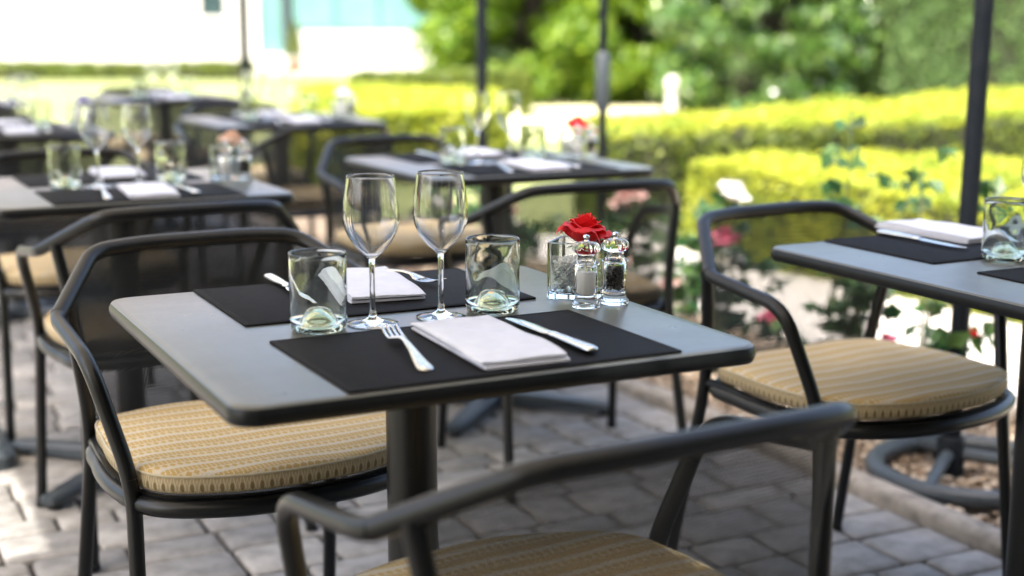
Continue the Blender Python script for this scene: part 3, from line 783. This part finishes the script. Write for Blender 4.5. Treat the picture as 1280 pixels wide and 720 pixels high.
def make_fork():
    """lies along y, tines towards +y, length 0.205"""
    r0 = thing('fork', '', 'fork')
    def strip(rows, th):
        rings = []
        for y, wd, z in rows:
            rings.append([Vector((-wd, y, z)), Vector((-wd*.6, y, z+th)), Vector((wd*.6, y, z+th)), Vector((wd, y, z)), Vector((wd*.6, y, z-th*.4)), Vector((-wd*.6, y, z-th*.4))])
        return MB().loft(rings)
    rows = [(-.118, .004, .0025), (-.115, .0085, .0028), (-.105, .0098, .0035), (-.08, .0078, .0055), (-.04, .0048, .0105), (0, .0034, .0135), (.018, .0040, .0125), (.028, .0075, .0105), (.036, .0115, .0085), (.046, .0128, .0068)]
    part('handle', strip(rows, .0022), 'steel', r0, True, 60)
    for i in range(4):
        x = (i-1.5)*.0068
        pth = [(x, .044, .0068), (x, .06, .0062), (x*.98, .078, .0085), (x*.95, .094, .0135)]
        part('tine', MB().tube(catmull(pth, 4, False), [.0021]*9+[.0019, .0017, .0014, .0010], 6, flat=.7), 'steel', r0, True, 60)
    return r0
def make_knife():
    r0 = thing('table_knife', '', 'knife')
    def sec(y, w_, h, z, dx=0):
        return [Vector((dx+w_*math.cos(a), y, z+h*math.sin(a))) for a in np.linspace(0, 2*math.pi, 12, endpoint=False)]
    part('handle', MB().loft([sec(-.113, .004, .003, .0058), sec(-.111, .0085, .0048, .0058), (sec(-.100, .0100, .0056, .006)), sec(-.06, .0085, .0052, .006), sec(-.02, .0065, .0045, .006), sec(-.012, .0085, .0048, .006), sec(-.008, .006, .0042, .006), sec(0, .006, .0036, .006)]), 'steel', r0, True, 60)
    part('blade', MB().loft([sec(-.002, .0062, .0024, .006), sec(.01, .0085, .0016, .0058, .001), sec(.05, .0100, .0013, .0056, .002), sec(.085, .0098, .0011, .0054, .002), sec(.102, .0075, .0010, .0053, .0), sec(.111, .003, .0008, .0052, -.004)]), 'steel', r0, True, 60)
    return r0
def make_napkin(seed=1):
    """folded linen, long side along y"""
    r0 = thing('linen_napkin', '', 'napkin'); rn = random.Random(seed); hx, hy = .056, .124
    z = .0
    for li, (th, dx, dy, rot) in enumerate(((.0062, .0018, -.003, .014), (.0078, 0, 0, 0))):
        n1, n2 = 14, 26; vs = []; fs = []
        prof = []      # cross-section in x: folded edge on -x is round
        for k in range(7): a = math.pi/2+math.pi*k/6; prof.append((-hx+th*.6+math.cos(a)*th*.6, th/2+math.sin(a)*th/2))
        prof = prof[::-1]
        low = [(-hx+th*.6+(2*hx-th*.6)*k/8, 0) for k in range(1, 9)]; up = [(hx-.0004, th*.55)] + [(hx-(2*hx-th*.6)*k/10, th) for k in range(0, 10)]
        sec = prof[::-1][::-1]
        loop = [(x, zz_) for x, zz_ in prof] 
        loop = [(-hx+th*.6, th)] + [(-hx+th*.6+math.cos(math.pi/2+math.pi*k/6)*th*.6, th/2+math.sin(math.pi/2+math.pi*k/6)*th/2) for k in range(1, 6)] + [(-hx+th*.6, 0)] + low + up
        rings = []
        for j in range(n2+1):
            yy = -hy + 2*hy*j/n2; e = min(j, n2-j); sq = 1 if e > 1 else (.55, .9)[e]
            rings.append([Vector(((x+dx)*math.cos(rot)-(yy+dy)*math.sin(rot), (x+dx)*math.sin(rot)+(yy+dy)*math.cos(rot),
                          z + th/2+(zz_-th/2)*sq + (0.0014*math.sin(yy*26+li*2+x*22)+.0008*math.sin(x*70+yy*55+li) if li == 1 and zz_ > th*.4 else 0))) for x, zz_ in loop])
        part('fold', MB().loft(rings), 'linen', r0, True, 50); z += th-.0006
    return r0
def make_mill(fill):
    r0 = thing('salt_mill' if fill == 'salt' else 'pepper_mill', '', 'mill')
    body = [(0, 0), (.0205, 0), (.0215, .001), (.0215, .007), (.0185, .010), (.0172, .014), (.0168, .018), (.0172, .022), (.0178, .058), (.0175, .064), (.0205, .066), (.0205, .069), (.0165, .0715), (.014, .0735), (.0125, .0775), (.0118, .0777),
            (.0118, .068), (.0150, .062), (.0153, .024), (.0130, .0195), (0, .019)]
    part('body', MB().lathe(body, 40), 'acrylic', r0, True, 35)
    part('collar', MB().lathe([(.0128, .0778), (.0135, .079), (.0135, .082), (.0125, .083), (.002, .083), (.002, .0778)], 28), 'chrome', r0)
    # fluted head
    rings = []
    for r_, z in ((.010, .0832), (.0165, .0838), (.0198, .087), (.0208, .091), (.0200, .0955), (.0165, .0995), (.010, .1015), (.003, .102)):
        rings.append([Vector((r_*(1+.05*math.cos(10*a))*math.cos(a), r_*(1+.05*math.cos(10*a))*math.sin(a), z)) for a in np.linspace(0, 2*math.pi, 60, endpoint=False)])
    part('head', MB().loft(rings), 'acrylic', r0, True, 50)
    part('knob', MB().lathe([(.0045, .1021), (.003, .104), (.0038, .106), (.0052, .1085), (.0045, .111), (0, .1125)], 20), 'chrome', r0)
    part('spindle', MB().tube([(0, 0, .021), (0, 0, .0825)], .0016, 8), 'chrome', r0)
    if fill == 'salt':
        mb = MB(); mb.lathe([(.0017, .0205), (.0126, .0205), (.0150, .0245), (.0148, .0555), (.0095, .0565), (.004, .054), (.0017, .0545)], 28)
        part('salt', mb, 'salt', r0)
    else:
        n_ = 700; a = rng.uniform(0, 6.28, n_); rr = .0136*np.sqrt(rng.uniform(.12, 1, n_)); z = rng.uniform(.023, .0585, n_)
        o = link('peppercorns', np_mesh('peppercorns', *pebble_cloud(np.c_[rr*np.cos(a), rr*np.sin(a), z], .0015, .0022, 1), 'pepper', True), r0); tag(o, kind='stuff')
    return r0
def rose_petals(rad, npet, seed):
    """petals (verts, faces) of an opened rose: tight bud in the middle, cupped and rolled petals outside"""
    r = random.Random(seed); out = []
    for i in range(npet):
        t = (i+.5)/npet; a0 = i*2.39996+r.uniform(-.25, .25); half = 1.45-.72*t+r.uniform(-.1, .1)
        Rm = rad*(.07+.80*t**.9)*r.uniform(.93, 1.07); hg = rad*(1.18-.42*t)*r.uniform(.94, 1.06); n1, n2 = 7, 8; vs = []; ph = r.uniform(0, 6)
        for j in range(n1+1):
            v = j/n1
            for k in range(n2+1):
                u = 2*k/n2-1; wv = min(1, .30+v*1.6)
                fl = max(0, (v-.62)/.38)**1.6
                rr = rad*.05 + (Rm-rad*.05)*math.sin(min(1, v*1.2)*math.pi/2)**.8 + rad*(.05+.26*t)*fl*(1-.25*u*u) + rad*.05*u*t
                zz_ = hg*v**1.15 - rad*(.05+.26*t)*fl*fl - rad*.30*u*u*v*v*(.5+.5*t) + rad*(.03+.05*t)*math.sin(u*5.5+ph)*v*v
                ang = a0 + u*half*wv
                vs.append((rr*math.cos(ang), rr*math.sin(ang), zz_))
        fs = [(j*(n2+1)+k, j*(n2+1)+k+1, (j+1)*(n2+1)+k+1, (j+1)*(n2+1)+k) for j in range(n1) for k in range(n2)]
        out.append((vs, fs))
    return out
def make_rose(m, parts=False):
    r0 = thing('cut_rose', '', 'flower')
    pet = rose_petals(.033, 26, 3)
    if parts:
        for vs, fs in pet: part('petal', MB().add(vs, fs), m, r0, True, 0)
    else:
        mb = MB()
        for vs, fs in pet: mb.add(vs, fs)
        part('petals', mb, m, r0, True, 0)
    part('stem', MB().tube([(0, 0, .004), (.004, -.002, -.03), (.008, 0, -.058)], .0024, 8), 'stem', r0)
    mb = MB()
    for k in range(5):
        a = k*1.2566; mb.add([(0, 0, 0), (.010*math.cos(a-.4), .010*math.sin(a-.4), -.001), (.026*math.cos(a), .026*math.sin(a), -.008), (.010*math.cos(a+.4), .010*math.sin(a+.4), -.001)], [(0, 1, 2, 3)])
    part('sepals', mb, 'roseleaf', r0, True, 0)
    return r0
def make_vase():
    """square glass cube with pebbles"""
    r0 = thing('cube_vase', '', 'vase'); s, h, t, bt = .0375, .086, .004, .010
    o = lambda i, z, rr=.004: [Vector((x, y, z)) for x, y in rounded_rect(s-i, s-i, rr, 3)]
    rings = [o(.002, 0), o(0, .002), o(0, h-.0015), o(.0012, h), o(t-.0012, h), o(t, h-.0015), o(t, bt+.002), o(t+.002, bt)]
    part('glass_cube', MB().loft(rings, True), 'vaseglass', r0, True, 35)
    n_ = 900; i_ = s-t-.0045
    pts = np.c_[rng.uniform(-i_, i_, n_), rng.uniform(-i_, i_, n_), bt+.003+rng.random(n_)*.036]
    # keep the outermost visible
    k = (np.abs(pts[:, :2]).max(1) > i_*.62) | (pts[:, 2] > bt+.030); pts = pts[k]
    tag(link('pebbles', np_mesh('pebbles', *pebble_cloud(pts, .0018, .0032, .9), 'vpeb', True), r0), kind='stuff')
    pts = np.c_[rng.uniform(-i_, i_, 260), rng.uniform(-i_, i_, 260), rng.uniform(bt+.038, bt+.046, 260)]
    tag(link('white_grit', np_mesh('white_grit', *pebble_cloud(pts, .002, .0034, .9), 'salt', True), r0), kind='stuff')
    return r0
MT['vpeb'] = leafmat('vase_pebbles', [(.66, .67, .69), (.85, .86, .87), (.3, .31, .32), (.9, .9, .9)], .6, 0)

PROTO = dict(mat=make_mat(), wine=make_wine(), tumbler=make_tumbler(), fork=make_fork(), knife=make_knife(), napkin=make_napkin(), salt=make_mill('salt'), pepper=make_mill('pepper'), vase=make_vase())
ROSE = {}

for k_ in ('salt', 'pepper'): PROTO[k_].scale = (.95, .95, .95)
def wob(a): return random.uniform(-a, a)
def lay_table(cx, cy, desc, front, back, rose=None, jit=.008, over=None, rz=0, extra=False):
    """table with its chairs, cushions and two place settings; desc singles the table out"""
    tl = {'main': 'square grey bistro table'}
    place(TABLE, USED, (cx, cy, 0), rz, f'square grey bistro table with rounded corners, the {desc}', 'square bistro tables')
    for (sx, sy, sa), side in ((front, 'terrace'), (back, 'garden')):
        if sx is None: continue
        place(CHAIR, USED, (sx, sy, 0), sa, f'dark mesh armchair on the {side} side of the {desc}', 'mesh armchairs around the tables')
        place(CUSHION, USED, (sx, sy, 0), sa, f'patterned cushion on the {side} side chair of the {desc}', 'patterned seat cushions')
    H = .7402; c, s = math.cos(rz), math.sin(rz)
    def W(x, y): return (cx+x*c-y*s, cy+x*s+y*c, H)
    ov = over or {}
    def put(key, proto, x, y, a, label, group, dz=0):
        if key in ov:
            if ov[key] is None: return
            x, y, a = ov[key]
        p = W(x, y); return place(PROTO[proto], USED, (p[0], p[1], p[2]+dz), rz+a, label, group)
    mz = .0028
    for sg, side in ((-1, 'terrace'), (1, 'garden')):
        a0 = 0 if sg < 0 else math.pi; k = side[0]
        f = -sg
        put('mat'+k, 'mat', .004, sg*.197, a0+wob(.01), f'charcoal placemat on the {side} side of the {desc}', 'charcoal placemats')
        put('nap'+k, 'napkin', .020 if sg < 0 else .038, sg*.205 if sg < 0 else .225, a0-.06+wob(.03), f'folded white napkin on the {side} side of the {desc}', 'folded white napkins', mz)
        put('fork'+k, 'fork', -.082*f, sg*.190, a0-.10+wob(.03), f'steel fork on the {side} side of the {desc}', 'steel forks', mz)
        put('knife'+k, 'knife', .112*f, sg*.200, a0+.02+wob(.02), f'steel knife on the {side} side of the {desc}', 'steel table knives', mz)
    fs = 'beside the vase' if rose else 'nearest the flower bed'
    fo = 'away from the vase' if rose else 'farther from the flower bed'
    put('wineL', 'wine', -.057, -.005, 0, f'clear wine glass {fo} on the {desc}', 'clear wine glasses')
    put('wineR', 'wine', .045, -.006, 0, f'clear wine glass {fs} on the {desc}', 'clear wine glasses')
    put('tumL', 'tumbler', -.135, -.006, .6, f'pale green tumbler {fo} on the {desc}', 'pale green tumblers')
    put('tumR', 'tumbler', .129, .002, 2.1, f'pale green tumbler {fs} on the {desc}', 'pale green tumblers')
    if extra:
        put('x1', 'wine', -.10, .07, 0, f'extra wine glass away from the vase on the {desc}', 'clear wine glasses')
        put('x2', 'wine', .09, .075, 0, f'extra wine glass beside the vase on the {desc}', 'clear wine glasses')
    if rose:
        put('salt', 'salt', .262, -.034, 0, f'clear acrylic salt mill on the {desc}', 'salt mills')
        put('pepper', 'pepper', .313, -.030, .3, f'clear acrylic pepper mill on the {desc}', 'pepper mills')
        vx, vy = .292, .044
        put('vase', 'vase', vx, vy, -.8, f'square glass vase of grey pebbles on the {desc}', 'square glass vases')
        nm, m = rose
        if m not in ROSE: ROSE[m] = make_rose(m, m == 'rose_red')
        p = W(vx, vy); o = place(ROSE[m], USED, (p[0]+.004, p[1]-.006, H+.080), .7, f'{nm} rose in the glass vase of the {desc}', 'roses in vases')
        o.rotation_euler = (.12, .18, .7); o.scale = (1.12, 1.12, 1.3)

PI = math.pi
lay_table(0, 0, 'red rose table on open paving', (-.009, -.379, .073), (-.086, .428, PI+.062), ('velvety red', 'rose_red'),
          over=dict(napt=(.018, -.203, -.05), forkt=(-.083, -.183, -.17), knifet=(.113, -.199, .02), forkg=(.104, .275, PI+.28), knifeg=(-.088, .265, PI), napg=(.032, .236, PI-.14)))
lay_table(1.192, -.03, 'table beside the parasol ring base', (1.17, -.44, .03), (1.109, .291, PI+.094), None,
          over=dict(tumL=(-.072, .032, .3), wineL=(.008, .03, 0), knifeg=(-.075, .235, PI+.03), napg=(.040, .300, PI+.02), wineR=(.09, .0, 0), tumR=(.17, .01, 0)))
lay_table(-.02, 1.85, 'peach rose table', (-.022, 1.513, .044), (-.03, 2.33, PI+.03), ('pale peach', 'rose_peach'))
lay_table(1.09, 1.97, 'red rose table by the roses', (1.017, 1.492, -.082), (1.04, 2.37, PI+.05), ('bright red', 'rose_red'))
lay_table(1.10, 4.07, 'white rose table', (1.08, 3.66, .05), (1.08, 4.49, PI-.06), ('creamy white', 'rose_white'), extra=True)
lay_table(-.02, 3.98, 'lavender rose table', (-.02, 3.57, -.04), (-.03, 4.39, PI+.06), ('soft lavender', 'rose_lav'), extra=True)
lay_table(1.08, 6.1, 'vaseless table nearest the lawn', (1.07, 5.7, .03), (1.08, 6.52, PI-.05), None)
lay_table(-.05, 6.05, 'vaseless table behind the lavender one', (-.05, 5.64, .02), (-.05, 6.46, PI+.04), None)

# ================================================================== ROSE BUSHES
def rose_bush(loc, hts, blooms, label, seed, nleaf=260, spread=.28):
    """hts: cane heights; blooms: list of (dx, dy, z, material, radius)"""
    r = random.Random(seed); root = thing('rose_bush', label, 'rose bush', (*loc, -.012), 0, 'rose bushes in the bed'); C = []
    part('crown_stub', MB().tube([(0, 0, 0), (.01, 0, .07), (0, .01, .12)], [.05, .04, .02], 8), 'bark', root)
    canes = []
    for i, h in enumerate(hts):
        a = r.uniform(0, 6.28); d = r.uniform(.3, 1)*spread
        canes.append((d*math.cos(a), d*math.sin(a), h))
    for bx, by, bz, m, rad in blooms: canes.append((bx, by, bz))
    for x, y, h in canes:
        p = catmull([(0, 0, .02), (x*.35+r.uniform(-.03, .03), y*.35, h*.4), (x*.8, y*.8+r.uniform(-.03, .03), h*.75), (x, y, h)], 5, False)
        part('cane', MB().tube(p, [.0055*(1-.6*i/15) for i in range(16)], 6), 'stem', root)
        for k in range(int(nleaf/len(canes)/5)):
            q = p[r.randrange(4, 15)]; aa = r.uniform(0, 6.28); out = Vector((math.cos(aa), math.sin(aa), r.uniform(-.2, .35)))*r.uniform(.05, .11)
            for e in ((1, 0), (.7, .5), (.7, -.5), (.38, .5), (.38, -.5)):
                s_ = Vector((-out.y, out.x, 0)); C.append(tuple(q + out*e[0] + s_*e[1]*.55))
    C = np.array(C); v, f = leaf_cloud(C, np.tile([0, 0, 1.], (len(C), 1)), .066, .8, .62)
    tag(link('leaves', np_mesh('leaves', v, f, 'roseleaf'), root), kind='stuff')
    for bx, by, bz, m, rad in blooms:
        mb = MB()
        for vs, fs in rose_petals(rad*1.0, 22, r.randrange(99)): mb.add(vs, fs)
        o = part('bloom', mb, m, root, True, 0); o.location = (bx, by, bz-rad*.3); o.rotation_euler = (r.uniform(-.5, .5), r.uniform(-.5, .5), r.uniform(0, 6))
    return root
rose_bush((1.93, 1.08), [.75, .85, .5, .42, .6], [(-.05, .05, .30, 'rose_pink', .03), (.1, -.1, .33, 'rose_red', .025)], 'tall leggy rose bush standing just behind the ring base', 1, 220)
rose_bush((1.98, 1.52), [.72, .9, .6, .45], [(-.12, .10, .27, 'rose_pink', .045), (.1, .0, .36, 'rose_white', .04)], 'rose bush with upright stems behind the chair at the ring base table', 2, 300)
rose_bush((1.93, 1.98), [.55, .45, .5, .4], [(-.03, -.06, .62, 'rose_white', .056), (-.02, -.04, .475, 'rose_pink', .05), (.1, .1, .38, 'rose_white', .045), (-.1, .15, .3, 'rose_pale', .045)], 'rose bush carrying a white bloom above a deep pink one', 3, 330)
rose_bush((1.95, 2.52), [.5, .42, .5, .36], [(-.05, 0, .53, 'rose_pale', .066), (.12, .1, .40, 'rose_white', .045), (-.15, -.1, .33, 'rose_pale', .04), (.05, -.15, .28, 'rose_white', .04)], 'rose bush with a big pale pink bloom behind the red rose table', 4, 300)
rose_bush((1.85, 3.45), [.45, .4, .35], [(0, 0, .38, 'rose_pale', .064), (.1, .1, .3, 'rose_white', .05), (-.12, -.12, .22, 'rose_pink', .045)], 'low rose bush with pale blooms halfway to the white rose table', 5, 300)
rose_bush((1.95, 4.25), [.5, .4, .45], [(0, .1, .42, 'rose_white', .05), (-.1, -.1, .34, 'rose_white', .05), (.1, 0, .3, 'rose_pale', .045)], 'rose bush with white blooms beside the white rose table', 6, 300)
rose_bush((1.9, 5.2), [.5, .45, .4], [(0, .1, .4, 'rose_pale', .05), (-.1, -.1, .36, 'rose_white', .05), (-.15, .1, .25, 'rose_pale', .05)], 'rose bush farthest along the bed, with mixed pale blooms', 7, 300)
# fallen petals
for i, (x, y, m) in enumerate(((.905, .72, 'rose_pale'), (1.64, .88, 'rose_white'), (1.72, 1.25, 'rose_pale'), (1.66, 1.5, 'rose_white'), (1.78, 1.05, 'rose_white'))):
    vs, fs = rose_petals(.022, 12, i)[10]; v = np.array(vs); v -= v.mean(0); v = np.c_[v[:, 0], v[:, 1], v[:, 2]*.3]; v[:, 2] -= v[:, 2].min()
    o = link('fallen_petal', MB().add([tuple(p) for p in v], fs).mesh('fallen_petal', MT[m], True, 0), None, (x, y, .001 if x < 1.5 else .008))
    tag(o, ('pale pink petal lying on the paving near the kerb', 'white petal lying inside the parasol ring base', 'pale pink petal lying on the gravel under the leggy rose bush', 'white petal lying on the gravel close to the edging stones', 'white petal lying on the gravel between two rose bushes')[i], 'petal', 'fallen petals')
